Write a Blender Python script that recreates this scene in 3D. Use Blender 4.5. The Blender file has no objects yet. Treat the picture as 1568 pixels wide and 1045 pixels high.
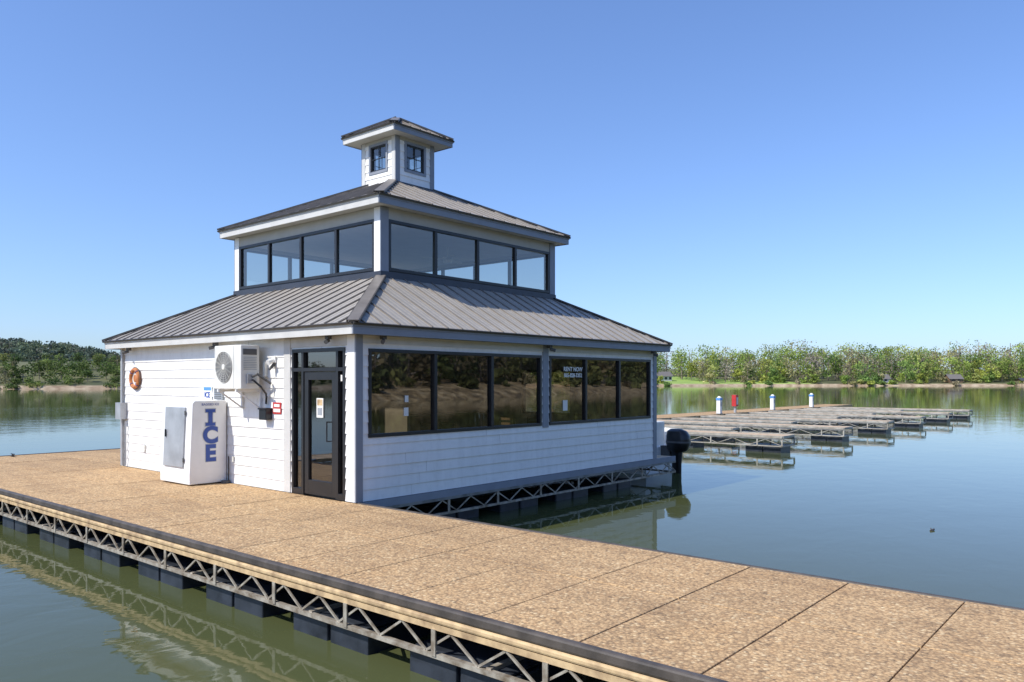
import bpy, math, random
import numpy as np
from mathutils import Vector, noise as mnoise
random.seed(7); rng=np.random.default_rng(11)
scene=bpy.context.scene
scene.view_settings.view_transform='Standard'
scene.view_settings.look='None'; scene.view_settings.exposure=0

# ------------------------------------------------------------------ materials
def new_mat(name):
    m=bpy.data.materials.new(name); m.use_nodes=True
    nt=m.node_tree; b=nt.nodes['Principled BSDF']
    return m,nt,b
def N(nt,t,**kw):
    n=nt.nodes.new(t)
    for k,v in kw.items(): setattr(n,k,v)
    return n
def mix_rgb(nt,fac,a,b,blend='MIX'):
    n=nt.nodes.new('ShaderNodeMix'); n.data_type='RGBA'; n.blend_type=blend
    for sock,val in ((0,fac),(6,a),(7,b)):
        if hasattr(val,'is_linked') or hasattr(val,'links'): nt.links.new(val,n.inputs[sock])
        else:
            n.inputs[sock].default_value = val if sock==0 else (*val,1)
    return n.outputs[2]
def ramp(nt,src,stops):
    r=nt.nodes.new('ShaderNodeValToRGB')
    while len(r.color_ramp.elements)<len(stops): r.color_ramp.elements.new(.5)
    for e,(p,c) in zip(r.color_ramp.elements,stops):
        e.position=p; e.color=(*c,1) if len(c)==3 else c
    nt.links.new(src,r.inputs[0]); return r.outputs[0]
def noise_tex(nt,scale,detail=4,rough=.55,vec=None,dist=0):
    n=nt.nodes.new('ShaderNodeTexNoise'); n.inputs['Scale'].default_value=scale
    n.inputs['Detail'].default_value=detail; n.inputs['Roughness'].default_value=rough
    n.inputs['Distortion'].default_value=dist
    if vec is None:
        g=nt.nodes.new('ShaderNodeNewGeometry'); vec=g.outputs['Position']
    nt.links.new(vec,n.inputs['Vector']); return n.outputs[0]
def scaled_pos(nt,s):
    g=nt.nodes.new('ShaderNodeNewGeometry'); m=nt.nodes.new('ShaderNodeMapping')
    m.inputs['Scale'].default_value=s
    nt.links.new(g.outputs['Position'],m.inputs['Vector']); return m.outputs[0]
def bump(nt,b,h,strength,dist=.01):
    n=nt.nodes.new('ShaderNodeBump'); n.inputs['Strength'].default_value=strength
    n.inputs['Distance'].default_value=dist
    nt.links.new(h,n.inputs['Height']); nt.links.new(n.outputs[0],b.inputs['Normal']); return n
def simple(name,col,rough=.6,metal=0,var=.12,vscale=3.,bmp=0,bscale=60,dark=None,spec=None):
    m,nt,b=new_mat(name)
    n=noise_tex(nt,vscale,5)
    d=dark if dark else tuple(c*(1-var*2) for c in col)
    l=tuple(min(1,c*(1+var*.6)) for c in col)
    nt.links.new(ramp(nt,n,[(.3,d),(.62,l)]),b.inputs['Base Color'])
    b.inputs['Roughness'].default_value=rough; b.inputs['Metallic'].default_value=metal
    if spec is not None: b.inputs['Specular IOR Level'].default_value=spec
    if bmp: bump(nt,b,noise_tex(nt,bscale,3),bmp,.004)
    return m

M={}
m,nt,b=new_mat('white_siding_paint')
s=noise_tex(nt,1,4,.6,scaled_pos(nt,(6,6,.7)))
c1=ramp(nt,s,[(.35,(.79,.78,.75)),(.6,(.87,.86,.83))])
n2=noise_tex(nt,9,5); c=mix_rgb(nt,.25,c1,ramp(nt,n2,[(.3,(.70,.68,.63)),(.5,(.88,.87,.84))]))
nt.links.new(c,b.inputs['Base Color']); b.inputs['Roughness'].default_value=.5
bump(nt,b,noise_tex(nt,1,3,.5,scaled_pos(nt,(8,8,160))),.15,.003); M['siding']=m
M['trim']=simple('grey_and_shaded_trim',(.25,.27,.31),.5,var=.05)  # also the fascia and corners on shaded sides, with shade in the tone
M['trimw']=simple('light_and_sunlit_trim',(.60,.59,.56),.5,var=.05)  # also the same fascia and corners facing the sun, sunlight in the tone
M['soffit']=simple('soffit_paint',(.48,.46,.41),.6,var=.04)
M['flash']=simple('dark_flashing',(.055,.06,.075),.4,.3,var=.08)
M['frame']=simple('black_window_frame',(.018,.018,.02),.35,0,var=.1)
M['steel']=simple('galvanised_steel',(.44,.40,.33),.55,.4,var=.25,vscale=8,dark=(.20,.15,.10))
M['steel2']=simple('weathered_beam',(.58,.42,.23),.7,.1,var=.2,vscale=6,dark=(.30,.20,.11))
M['steelb']=simple('painted_frame',(.24,.24,.23),.5,.4,var=.2,vscale=5)
M['galv']=simple('bright_galvanised',(.46,.43,.37),.5,.3,var=.2,vscale=3,dark=(.26,.23,.18))
M['bumper']=simple('vinyl_bumper',(.085,.07,.058),.55,var=.25,vscale=5,bmp=.3)
M['float']=simple('float_black_plastic',(.030,.036,.048),.42,var=.3,vscale=4,bmp=.2,bscale=20)
M['white']=simple('white_enamel',(.82,.82,.80),.35,var=.04)
M['offw']=simple('offwhite_plastic',(.76,.75,.69),.45,var=.06)
M['ceil']=simple('ceiling_paint',(.72,.72,.70),.8,var=.03)
M['grey']=simple('grey_metal',(.42,.44,.46),.4,.3,var=.1)
M['dgrey']=simple('dark_grill',(.10,.10,.10),.5,var=.1)
M['black']=simple('black_plastic',(.012,.012,.014),.3,var=.1)
M['blue']=simple('blue_ink',(.02,.07,.33),.4,var=.05)
M['red']=simple('red_paint',(.5,.03,.03),.4,var=.1)
M['lblue']=simple('light_blue_plastic',(.10,.28,.62),.4,var=.1)
M['orange']=simple('orange_brown_wood',(.52,.19,.06),.5,var=.2,vscale=12)
M['paper']=simple('paper',(.78,.77,.72),.8,var=.05)
M['wood']=simple('interior_wood',(.20,.13,.075),.6,var=.2,vscale=4)
M['intw']=simple('interior_wall',(.30,.27,.22),.8,var=.05)
M['floor']=simple('interior_floor',(.15,.12,.09),.5,var=.15)
M['roofd']=simple('dark_roof_trim',(.085,.078,.072),.45,.3,var=.1)
M['rib']=simple('roof_rib_metal',(.22,.195,.17),.45,.2,var=.1)  # darker than the panels; the ribs' shadow is put into this colour

m,nt,b=new_mat('ribbed_metal_roof')
s=noise_tex(nt,1.3,5,.6); c=ramp(nt,s,[(.3,(.35,.32,.275)),(.65,(.43,.395,.345))])
s2=noise_tex(nt,14,4,.7); c=mix_rgb(nt,.3,c,ramp(nt,s2,[(.35,(.30,.275,.235)),(.6,(.45,.415,.365))]))
nt.links.new(c,b.inputs['Base Color']); b.inputs['Metallic'].default_value=.1
rr=nt.nodes.new('ShaderNodeMapRange'); rr.inputs['To Min'].default_value=.34; rr.inputs['To Max'].default_value=.5
nt.links.new(s2,rr.inputs[0]); nt.links.new(rr.outputs[0],b.inputs['Roughness']); M['roof']=m

def deck_mat(name):
    m,nt,b=new_mat(name)
    g=nt.nodes.new('ShaderNodeNewGeometry')
    def vor(scale):
        v=nt.nodes.new('ShaderNodeTexVoronoi'); v.inputs['Scale'].default_value=scale
        v.inputs['Randomness'].default_value=1
        nt.links.new(g.outputs['Position'],v.inputs['Vector']); return v
    v1=vor(36); v2=vor(85)
    sep=nt.nodes.new('ShaderNodeSeparateColor'); nt.links.new(v1.outputs['Color'],sep.inputs[0])
    sepb=nt.nodes.new('ShaderNodeSeparateColor'); nt.links.new(v2.outputs['Color'],sepb.inputs[0])
    peb=ramp(nt,sep.outputs[0],[(.0,(.15,.085,.04)),(.18,(.45,.285,.14)),(.55,(.63,.425,.225)),(.85,(.60,.37,.18)),(1,(.87,.72,.48))])
    peb2=ramp(nt,sepb.outputs[1],[(.0,(.19,.12,.06)),(.3,(.51,.335,.17)),(1,(.71,.51,.29))])
    c=mix_rgb(nt,.42,peb,peb2)
    gap=ramp(nt,v1.outputs['Distance'],[(.34,(1,1,1)),(.66,(.44,.37,.31))])
    c=mix_rgb(nt,.65,c,gap,'MULTIPLY')
    big=ramp(nt,noise_tex(nt,.9,6,.65),[(.3,(.80,.77,.73)),(.5,(1,1,1)),(.72,(1.0,.95,.86))])
    c=mix_rgb(nt,.9,c,big,'MULTIPLY')
    spots=ramp(nt,noise_tex(nt,7,5,.75),[(.32,(.52,.48,.44)),(.45,(1,1,1))])
    c=mix_rgb(nt,.75,c,spots,'MULTIPLY')
    # grime streaks and darker worn band
    st=ramp(nt,noise_tex(nt,1,5,.65,scaled_pos(nt,(1.6,.28,1))),[(.36,(.74,.70,.66)),(.52,(1,1,1))])
    c=mix_rgb(nt,.7,c,st,'MULTIPLY')
    mp=nt.nodes.new('ShaderNodeMapping'); nt.links.new(g.outputs['Position'],mp.inputs['Vector'])
    mp.inputs['Location'].default_value=(3.07/1.5175,6.45/.965,0); mp.inputs['Scale'].default_value=(1/1.5175,1/.965,0)
    fl_=N(nt,'ShaderNodeVectorMath',operation='FLOOR'); nt.links.new(mp.outputs[0],fl_.inputs[0])
    wn=N(nt,'ShaderNodeTexWhiteNoise'); nt.links.new(fl_.outputs[0],wn.inputs['Vector'])
    tone=ramp(nt,wn.outputs['Value'],[(0,(.88,.86,.84)),(.5,(.97,.96,.95)),(1,(1.0,1.0,1.0))])
    c=mix_rgb(nt,.9,c,tone,'MULTIPLY')
    br=N(nt,'ShaderNodeBrightContrast'); nt.links.new(c,br.inputs[0]); br.inputs['Bright'].default_value=.055; br.inputs['Contrast'].default_value=0.0
    c=mix_rgb(nt,1.0,br.outputs[0],(1.0,.97,.86),'MULTIPLY')
    nt.links.new(c,b.inputs['Base Color']); b.inputs['Roughness'].default_value=.85
    b.inputs['Specular IOR Level'].default_value=.2
    bump(nt,b,v1.outputs['Distance'],.6,-.007); return m
M['deck']=deck_mat('exposed_aggregate_deck')
M['deck2']=simple('tan_dock_planks',(.56,.41,.26),.8,var=.15,vscale=5)
M['joint']=simple('deck_joint_dark',(.030,.024,.018),.9,var=.1)

def glass(name,tint,f0,gc=(.95,.97,1),p_=4):
    m,nt,b=new_mat(name); nt.nodes.remove(b)
    out=nt.nodes['Material Output']
    t=N(nt,'ShaderNodeBsdfTransparent'); t.inputs[0].default_value=(*tint,1)
    g=N(nt,'ShaderNodeBsdfGlossy'); g.inputs['Roughness'].default_value=.012; g.inputs[0].default_value=(*gc,1)
    lw=N(nt,'ShaderNodeLayerWeight'); lw.inputs[0].default_value=.5
    p=N(nt,'ShaderNodeMath',operation='POWER'); nt.links.new(lw.outputs['Facing'],p.inputs[0]); p.inputs[1].default_value=p_
    mr=N(nt,'ShaderNodeMapRange'); nt.links.new(p.outputs[0],mr.inputs[0]); mr.inputs['To Min'].default_value=f0
    bp=N(nt,'ShaderNodeBump'); bp.inputs['Strength'].default_value=.12; bp.inputs['Distance'].default_value=.01
    nt.links.new(noise_tex(nt,1.6,1),bp.inputs['Height']); nt.links.new(bp.outputs[0],g.inputs['Normal'])
    mx=N(nt,'ShaderNodeMixShader'); nt.links.new(mr.outputs[0],mx.inputs[0])
    nt.links.new(t.outputs[0],mx.inputs[1]); nt.links.new(g.outputs[0],mx.inputs[2])
    nt.links.new(mx.outputs[0],out.inputs[0]); return m
M['glass']=glass('tinted_glass',(.55,.51,.45),.17)
M['glassu']=glass('clear_grey_glass',(.80,.81,.77),.13,(.92,.90,.88))

# water
m,nt,b=new_mat('lake_water')
b.inputs['Roughness'].default_value=.03; b.inputs['IOR'].default_value=1.33
b.inputs['Specular IOR Level'].default_value=.40
nn=noise_tex(nt,.02,4); nt.links.new(ramp(nt,nn,[(.35,(.066,.080,.030)),(.65,(.080,.090,.038))]),b.inputs['Base Color'])
h1=noise_tex(nt,1,3,.5,scaled_pos(nt,(1.6,2.2,1)),.6)
h2=noise_tex(nt,1,2,.5,scaled_pos(nt,(.35,.5,1)),.3)
a=N(nt,'ShaderNodeMath',operation='MULTIPLY_ADD'); nt.links.new(h2,a.inputs[0]); a.inputs[1].default_value=2.0; nt.links.new(h1,a.inputs[2])
bn=bump(nt,b,a.outputs[0],.16,.02)
calm=ramp(nt,noise_tex(nt,1,3,.5,scaled_pos(nt,(.012,.05,1))),[(.40,(.10,.10,.10)),(.62,(.34,.34,.34))])
nt.links.new(calm,bn.inputs['Strength']); M['water']=m
# terrain
m,nt,b=new_mat('shore_ground')
g=nt.nodes.new('ShaderNodeNewGeometry'); sx=nt.nodes.new('ShaderNodeSeparateXYZ'); nt.links.new(g.outputs['Position'],sx.inputs[0])
hz=N(nt,'ShaderNodeMapRange'); nt.links.new(sx.outputs[2],hz.inputs[0]); hz.inputs[1].default_value=.2; hz.inputs[2].default_value=.7
under=ramp(nt,noise_tex(nt,.05,6),[(.35,(.06,.07,.025)),(.6,(.13,.13,.05))])
lawn=ramp(nt,noise_tex(nt,.08,6),[(.35,(.22,.33,.07)),(.6,(.29,.40,.09))])
la=N(nt,'ShaderNodeMath',operation='COMPARE'); nt.links.new(sx.outputs[0],la.inputs[0]); la.inputs[1].default_value=378; la.inputs[2].default_value=34
grass=mix_rgb(nt,la.outputs[0],under,lawn)
mud=ramp(nt,noise_tex(nt,.3,6),[(.35,(.26,.18,.11)),(.65,(.50,.40,.27))])
nt.links.new(mix_rgb(nt,hz.outputs[0],mud,grass),b.inputs['Base Color']); b.inputs['Roughness'].default_value=.95; M['ground']=m
m,nt,b=new_mat('rocky_bank')
v=nt.nodes.new('ShaderNodeTexVoronoi'); v.inputs['Scale'].default_value=.7
g=nt.nodes.new('ShaderNodeNewGeometry'); nt.links.new(g.outputs['Position'],v.inputs['Vector'])
nt.links.new(ramp(nt,noise_tex(nt,.5,8,.7),[(.35,(.07,.05,.03)),(.5,(.30,.21,.10)),(.68,(.62,.48,.28))]),b.inputs['Base Color']); b.inputs['Roughness'].default_value=.95
bump(nt,b,v.outputs['Distance'],1,.5); M['bank']=m
m,nt,b=new_mat('foliage')
at=N(nt,'ShaderNodeAttribute',attribute_name='Col')
nt.links.new(at.outputs['Color'],b.inputs['Base Color']); b.inputs['Roughness'].default_value=.8
b.inputs['Specular IOR Level'].default_value=.1
tr=N(nt,'ShaderNodeBsdfTranslucent'); nt.links.new(at.outputs['Color'],tr.inputs[0])
mx=N(nt,'ShaderNodeMixShader'); mx.inputs[0].default_value=.35
nt.links.new(b.outputs[0],mx.inputs[1]); nt.links.new(tr.outputs[0],mx.inputs[2]); nt.links.new(mx.outputs[0],nt.nodes['Material Output'].inputs[0])
M['leaf']=m
M['bark']=simple('bark',(.24,.20,.16),.9,var=.2)

# ------------------------------------------------------------------ mesh helper
class MB:
    def __init__(s): s.v=[];s.f=[];s.m=[];s.mats=[]
    def mi(s,k):
        if k not in s.mats: s.mats.append(k)
        return s.mats.index(k)
    def poly(s,pts,k):
        o=len(s.v); s.v+= [tuple(p) for p in pts]; s.f.append(tuple(range(o,o+len(pts)))); s.m.append(s.mi(k))
    def box(s,x0,x1,y0,y1,z0,z1,k):
        x0,x1=sorted((x0,x1));y0,y1=sorted((y0,y1));z0,z1=sorted((z0,z1))
        o=len(s.v)
        s.v+=[(x0,y0,z0),(x1,y0,z0),(x1,y1,z0),(x0,y1,z0),(x0,y0,z1),(x1,y0,z1),(x1,y1,z1),(x0,y1,z1)]
        for q in ((0,3,2,1),(4,5,6,7),(0,1,5,4),(1,2,6,5),(2,3,7,6),(3,0,4,7)):
            s.f.append(tuple(o+i for i in q)); s.m.append(s.mi(k))
    def beam(s,p,q,w,h,k,up=(0,0,1)):
        p=Vector(p);q=Vector(q);d=(q-p).normalized();up=Vector(up)
        if abs(d.dot(up))>.98: up=Vector((1,0,0))
        a=d.cross(up).normalized(); c=a.cross(d).normalized()
        o=len(s.v)
        for e in (p,q):
            for (i,j) in ((-1,-1),(1,-1),(1,1),(-1,1)):
                s.v.append(tuple(e+a*i*w/2+c*j*h/2))
        for qd in ((3,2,1,0),(4,5,6,7),(0,1,5,4),(1,2,6,5),(2,3,7,6),(3,0,4,7)):
            s.f.append(tuple(o+i for i in qd)); s.m.append(s.mi(k))
    def cyl(s,p,q,r0,r1,k,n=12,caps=True):
        p=Vector(p);q=Vector(q);d=(q-p).normalized();up=Vector((0,0,1)) if abs(d.z)<.95 else Vector((1,0,0))
        a=d.cross(up).normalized(); c=a.cross(d).normalized(); o=len(s.v)
        for e,r in ((p,r0),(q,r1)):
            for i in range(n):
                t=2*math.pi*i/n; s.v.append(tuple(e+(a*math.cos(t)+c*math.sin(t))*r))
        for i in range(n):
            j=(i+1)%n; s.f.append((o+i,o+n+i,o+n+j,o+j)); s.m.append(s.mi(k))
        if caps:
            s.f.append(tuple(o+i for i in range(n))); s.m.append(s.mi(k))
            s.f.append(tuple(o+n+i for i in reversed(range(n)))); s.m.append(s.mi(k))
    def loft(s,secs,k,closed=True,caps=True):
        o=len(s.v); n=len(secs[0])
        for sc in secs: s.v+=[tuple(p) for p in sc]
        for a in range(len(secs)-1):
            for i in range(n if closed else n-1):
                j=(i+1)%n
                s.f.append((o+a*n+i,o+a*n+j,o+(a+1)*n+j,o+(a+1)*n+i)); s.m.append(s.mi(k))
        if caps:
            s.f.append(tuple(o+i for i in reversed(range(n)))); s.m.append(s.mi(k))
            e=o+(len(secs)-1)*n; s.f.append(tuple(e+i for i in range(n))); s.m.append(s.mi(k))
    def torus(s,c,ax1,ax2,R,r,k,n=28,m=8):
        c=Vector(c);a=Vector(ax1);b2=Vector(ax2);nn=a.cross(b2); o=len(s.v)
        for i in range(n):
            t=2*math.pi*i/n; d=a*math.cos(t)+b2*math.sin(t)
            for j in range(m):
                u=2*math.pi*j/m; s.v.append(tuple(c+d*(R+r*math.cos(u))+nn*r*math.sin(u)))
        for i in range(n):
            for j in range(m):
                i2=(i+1)%n;j2=(j+1)%m
                s.f.append((o+i*m+j,o+i2*m+j,o+i2*m+j2,o+i*m+j2)); s.m.append(s.mi(k))
    def build(s,name,parent=None,smooth=False,bevel=0,org=None):
        me=bpy.data.meshes.new(name)
        off=Vector(parent.location) if parent else (Vector(org) if org else Vector((0,0,0)))
        me.from_pydata([tuple(Vector(p)-off) for p in s.v],[],s.f)
        for k in s.mats: me.materials.append(M[k])
        me.polygons.foreach_set('material_index',s.m)
        if smooth: me.polygons.foreach_set('use_smooth',[True]*len(me.polygons))
        me.update(); ob=bpy.data.objects.new(name,me); scene.collection.objects.link(ob)
        if parent: ob.parent=parent
        else: ob.location=off
        if bevel:
            b=ob.modifiers.new('bevel','BEVEL'); b.width=bevel; b.segments=2; b.limit_method='ANGLE'
        if smooth:
            e=ob.modifiers.new('es','EDGE_SPLIT'); e.split_angle=math.radians(40)
        return ob
def group(name,loc=(0,0,0)):
    e=bpy.data.objects.new(name,None); e.location=loc; e.empty_display_size=.3; scene.collection.objects.link(e); return e
def text(name,body,loc,rot,size,k,parent,extr=.004,offset=0,align='CENTER'):
    c=bpy.data.curves.new(name,'FONT'); c.body=body; c.size=size; c.extrude=extr; c.offset=offset; c.align_x=align; c.align_y='CENTER'
    c.materials.append(M[k]); o=bpy.data.objects.new(name,c); scene.collection.objects.link(o)
    o.parent=parent; o.location=Vector(loc)-Vector(parent.location); o.rotation_euler=rot; return o

# ------------------------------------------------------------------ building
W,D=9.2,8.36
bld=group('marina_store_building',(0,0,0))
FACES={'R':((0,0),(1,0),(0,-1),W),'L':((0,0),(0,1),(-1,0),D),'B':((0,D),(1,0),(0,1),W),'E':((W,0),(0,1),(1,0),D)}
def P(fr,u,n,z):
    (ox,oy),(ux,uy),(nx,ny),L=fr
    return (ox+u*ux+n*nx, oy+u*uy+n*ny, z)
def fbox(mb,fr,u0,u1,n0,n1,z0,z1,k):
    a=P(fr,u0,n0,z0); c=P(fr,u1,n1,z1); mb.box(a[0],c[0],a[1],c[1],a[2],c[2],k)
def regions(u0,u1,z0,z1,ops):
    out=[]; cur=u0
    for (a,b_,c,d) in sorted(ops):
        if a>cur: out.append((cur,a,z0,z1))
        if c>z0: out.append((a,b_,z0,c))
        if d<z1: out.append((a,b_,d,z1))
        cur=b_
    if cur<u1: out.append((cur,u1,z0,z1))
    return out
def siding(mb,fr,u0,u1,z0,z1,course=.178):
    k0=math.floor(z0/course); z=k0*course
    flip = fr[1][0]*fr[2][1]-fr[1][1]*fr[2][0] > 0
    while z<z1-1e-4:
        a=max(z,z0); c=min(z+course,z1)
        na=.020-.016*(a-z)/course; nc=.020-.016*(c-z)/course
        cuts=[u0]; r=random.Random(int(z*1000)+int(fr[3]*77)); u=r.uniform(.8,3.6)
        while u<u1-.3:
            if u>u0+.3: cuts.append(u)
            u+=3.66
        cuts.append(u1)
        for i in range(len(cuts)-1):
            p0=cuts[i]+(.0015 if i else 0); p1=cuts[i+1]-(.0015 if i<len(cuts)-2 else 0); j=r.uniform(-.0015,.0015)
            q=[P(fr,p0,na+j,a),P(fr,p1,na+j,a),P(fr,p1,nc+j,c),P(fr,p0,nc+j,c)]
            b_=[P(fr,p0,0.002,a),P(fr,p1,0.002,a),P(fr,p1,na+j,a),P(fr,p0,na+j,a)]
            if flip: q.reverse(); b_.reverse()
            mb.poly(q,'siding'); mb.poly(b_,'siding')
        z+=course
ZS=2.64
ops={'R':[(.23,4.66,1.0,2.42),(4.92,8.95,1.0,2.42)],'L':[(.25,1.70,.0,2.44)],'B':[(3.5,4.5,0,2.1)],'E':[(2.5,4.2,1.0,2.2)]}
back=MB(); sd=MB()
for k,fr in FACES.items():
    L=fr[3]; i=.1 if k in 'LE' else 0
    for r in regions(i,L-i,0.0,ZS,ops[k]): fbox(back,fr,r[0],r[1],-.1,0,r[2],r[3],'intw')
    for r in regions(0,L,0.0,ZS,ops[k]): siding(sd,fr,r[0],r[1],r[2],r[3])
back.build('wall_core',bld); sd.build('lap_siding',bld)
t=MB(); R,Lf,Bf,Ef=FACES['R'],FACES['L'],FACES['B'],FACES['E']
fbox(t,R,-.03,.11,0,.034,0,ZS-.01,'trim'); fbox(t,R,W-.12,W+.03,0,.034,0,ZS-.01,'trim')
fbox(t,Lf,0,.19,0,.03,0,ZS-.012,'siding'); fbox(t,Lf,1.74,1.93,0,.034,0,ZS-.012,'trimw'); fbox(t,Lf,D-.14,D,0,.034,0,ZS-.012,'trimw')  # near corner board is whiter here, sunlight put into its colour
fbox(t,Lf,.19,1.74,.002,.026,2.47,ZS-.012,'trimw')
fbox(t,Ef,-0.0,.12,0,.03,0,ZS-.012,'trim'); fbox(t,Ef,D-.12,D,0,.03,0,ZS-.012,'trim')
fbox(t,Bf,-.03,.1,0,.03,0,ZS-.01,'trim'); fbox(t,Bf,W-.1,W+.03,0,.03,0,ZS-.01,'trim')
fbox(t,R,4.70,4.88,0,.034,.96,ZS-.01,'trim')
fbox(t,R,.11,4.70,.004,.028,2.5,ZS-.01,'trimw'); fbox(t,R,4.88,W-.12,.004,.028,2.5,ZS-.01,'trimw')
t.build('corner_trim',bld,bevel=.003)
def band(fr,u0,u1,z0,z1,mull,name,gm,fw=.055,nout=.035,nin=-.06,gn=-.02):
    f=MB(); 
    fbox(f,fr,u0,u1,nin,nout,z1-fw,z1,'frame'); fbox(f,fr,u0,u1,nin,nout,z0,z0+fw,'frame')
    fbox(f,fr,u0,u0+fw,nin,nout-.002,z0+fw,z1-fw,'frame'); fbox(f,fr,u1-fw,u1,nin,nout-.002,z0+fw,z1-fw,'frame')
    for mu in mull: fbox(f,fr,mu-.035,mu+.035,nin,nout-.002,z0+fw,z1-fw,'frame')
    f.build(name+'_frame',bld,bevel=.004)
    ed=[u0+fw]
    for mu in mull: ed+= [mu-.035,mu+.035]
    ed.append(u1-fw); g=MB()
    for i in range(0,len(ed),2):
        j=random.uniform(-.004,.004); k_=random.uniform(-.004,.004)
        g.poly([P(fr,ed[i],gn+j,z0+fw),P(fr,ed[i+1],gn-j,z0+fw),P(fr,ed[i+1],gn-j+k_,z1-fw),P(fr,ed[i],gn+j+k_,z1-fw)],gm)
    g.build(name+'_glass',bld)
band(R,.23,4.66,1.0,2.42,[1.70,3.17],'front_window','glass')
band(R,4.92,8.95,1.0,2.42,[6.22,7.56],'front_window_b','glass')
band(Ef,2.5,4.2,1.0,2.2,[3.35],'side_window','glass')
f=MB()
def fb(u0,u1,z0,z1,n0=-.06,n1=.03): fbox(f,Lf,u0,u1,n0,n1,z0,z1,'frame')
fb(.25,.30,.0,2.44);fb(1.65,1.70,.0,2.44);fb(.30,1.65,2.38,2.44);fb(.42,.48,.0,2.38);fb(1.36,1.42,.0,2.38)
fb(.30,.42,2.06,2.12);fb(.48,1.36,2.06,2.12);fb(1.42,1.65,2.06,2.12);fb(.30,.42,.0,.1);fb(1.42,1.65,.0,.1)
fb(.49,.60,.02,2.05,-.04,.015);fb(1.24,1.35,.02,2.05,-.04,.015);fb(.60,1.24,1.92,2.05,-.04,.015);fb(.60,1.24,.02,.26,-.04,.015)
f.cyl(P(Lf,.66,.07,.92),P(Lf,.66,.07,1.25),.012,.012,'frame',8)
f.beam(P(Lf,.66,.07,.93),P(Lf,.60,-.0,.93),.02,.02,'frame'); f.beam(P(Lf,.66,.07,1.24),P(Lf,.60,-.0,1.24),.02,.02,'frame')
f.build('entry_door_frame',bld,bevel=.003)
g=MB(); g.poly([P(Lf,.30,-.02,.06),P(Lf,1.65,-.02,.06),P(Lf,1.65,-.02,2.4),P(Lf,.30,-.02,2.4)],'glass'); g.build('entry_door_glass',bld)
pp=MB(); fbox(pp,Lf,.86,1.04,-.012,-.006,1.30,1.62,'paper'); fbox(pp,Lf,.88,1.02,-.0055,-.004,1.50,1.60,'steel2'); fbox(pp,Lf,.89,1.01,-.0055,-.004,1.34,1.46,'grey')
fbox(pp,Lf,.34,.38,.0,.006,1.9,2.0,'paper'); pp.build('door_notice',bld)
bd=MB(); fbox(bd,Bf,3.5,4.5,-.05,.0,0,2.1,'trim'); fbox(bd,Bf,3.62,4.38,.0,.012,.2,.9,'trimw');fbox(bd,Bf,3.62,4.38,.0,.012,1.1,1.95,'trimw'); bd.build('back_door',bld)

def roof(name,x0,x1,y0,y1,z0,X0,X1,Y0,Y1,z1,sp=.36):
    pan=MB(); rib=MB()
    quads=[((x0,y0,z0),(x1,y0,z0),(X1,Y0,z1),(X0,Y0,z1)),
           ((x1,y0,z0),(x1,y1,z0),(X1,Y1,z1),(X1,Y0,z1)),
           ((x1,y1,z0),(x0,y1,z0),(X0,Y1,z1),(X1,Y1,z1)),
           ((x0,y1,z0),(x0,y0,z0),(X0,Y0,z1),(X0,Y1,z1))]
    for fi,(A,B_,C,D_) in enumerate(quads):
        A,B_,C,D_=map(Vector,(A,B_,C,D_))
        if (C-D_).length<1e-4: pan.poly([A,B_,C],'roof')
        else: pan.poly([A,B_,C,D_],'roof')
        U=(B_-A).normalized(); L=(B_-A).length
        du=(D_-A).dot(U); Wd=(D_-A)-U*du; dw=Wd.length; Wd.normalize(); cu=(C-A).dot(U)
        nrm=U.cross(Wd).normalized()
        n=int(L/sp); s0=(L-n*sp)/2+sp*.5
        for i in range(n):
            s=s0+i*sp
            if s>=L: break
            wm=dw
            if s<du: wm=dw*s/du
            if s>cu: wm=min(wm,dw*(L-s)/(L-cu))
            if wm<.1: continue
            p=A+U*s+nrm*.010-Wd*.012; q=A+U*s+Wd*(wm-.02)+nrm*.010
            rib.beam(p,q,.024,.026,'rib',up=nrm)
            for o_ in (-sp/3,sp/3):
                s_=s+o_
                wm2=dw
                if s_<du: wm2=dw*s_/du
                if s_>cu: wm2=min(wm2,dw*(L-s_)/(L-cu))
                if wm2>.15: rib.beam(A+U*s_+nrm*.001,A+U*s_+Wd*(wm2-.04)+nrm*.001,.02,.006,'roof',up=nrm)
        rib.beam(A+nrm*.004-Wd*.015+Vector((0,0,-.012)),B_+nrm*.004-Wd*.015+Vector((0,0,-.012)),.03,.03,'roofd',up=nrm)
    for a,b_ in (((x0,y0),(X0,Y0)),((x1,y0),(X1,Y0)),((x1,y1),(X1,Y1)),((x0,y1),(X0,Y1))):
        p=Vector((*a,z0+.024)); q=Vector((*b_,z1+.024))
        rib.beam(p,q,.17,.016,'rib')
        d=(q-p).normalized(); sdv=d.cross(Vector((0,0,1))).normalized()
        for sg in (-1,1): rib.beam(p+sdv*.09*sg-Vector((0,0,.014)),q+sdv*.09*sg-Vector((0,0,.014)),.02,.036,'roofd')
    pan.build(name+'_panels',bld); rib.build(name+'_ribs',bld)
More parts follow.
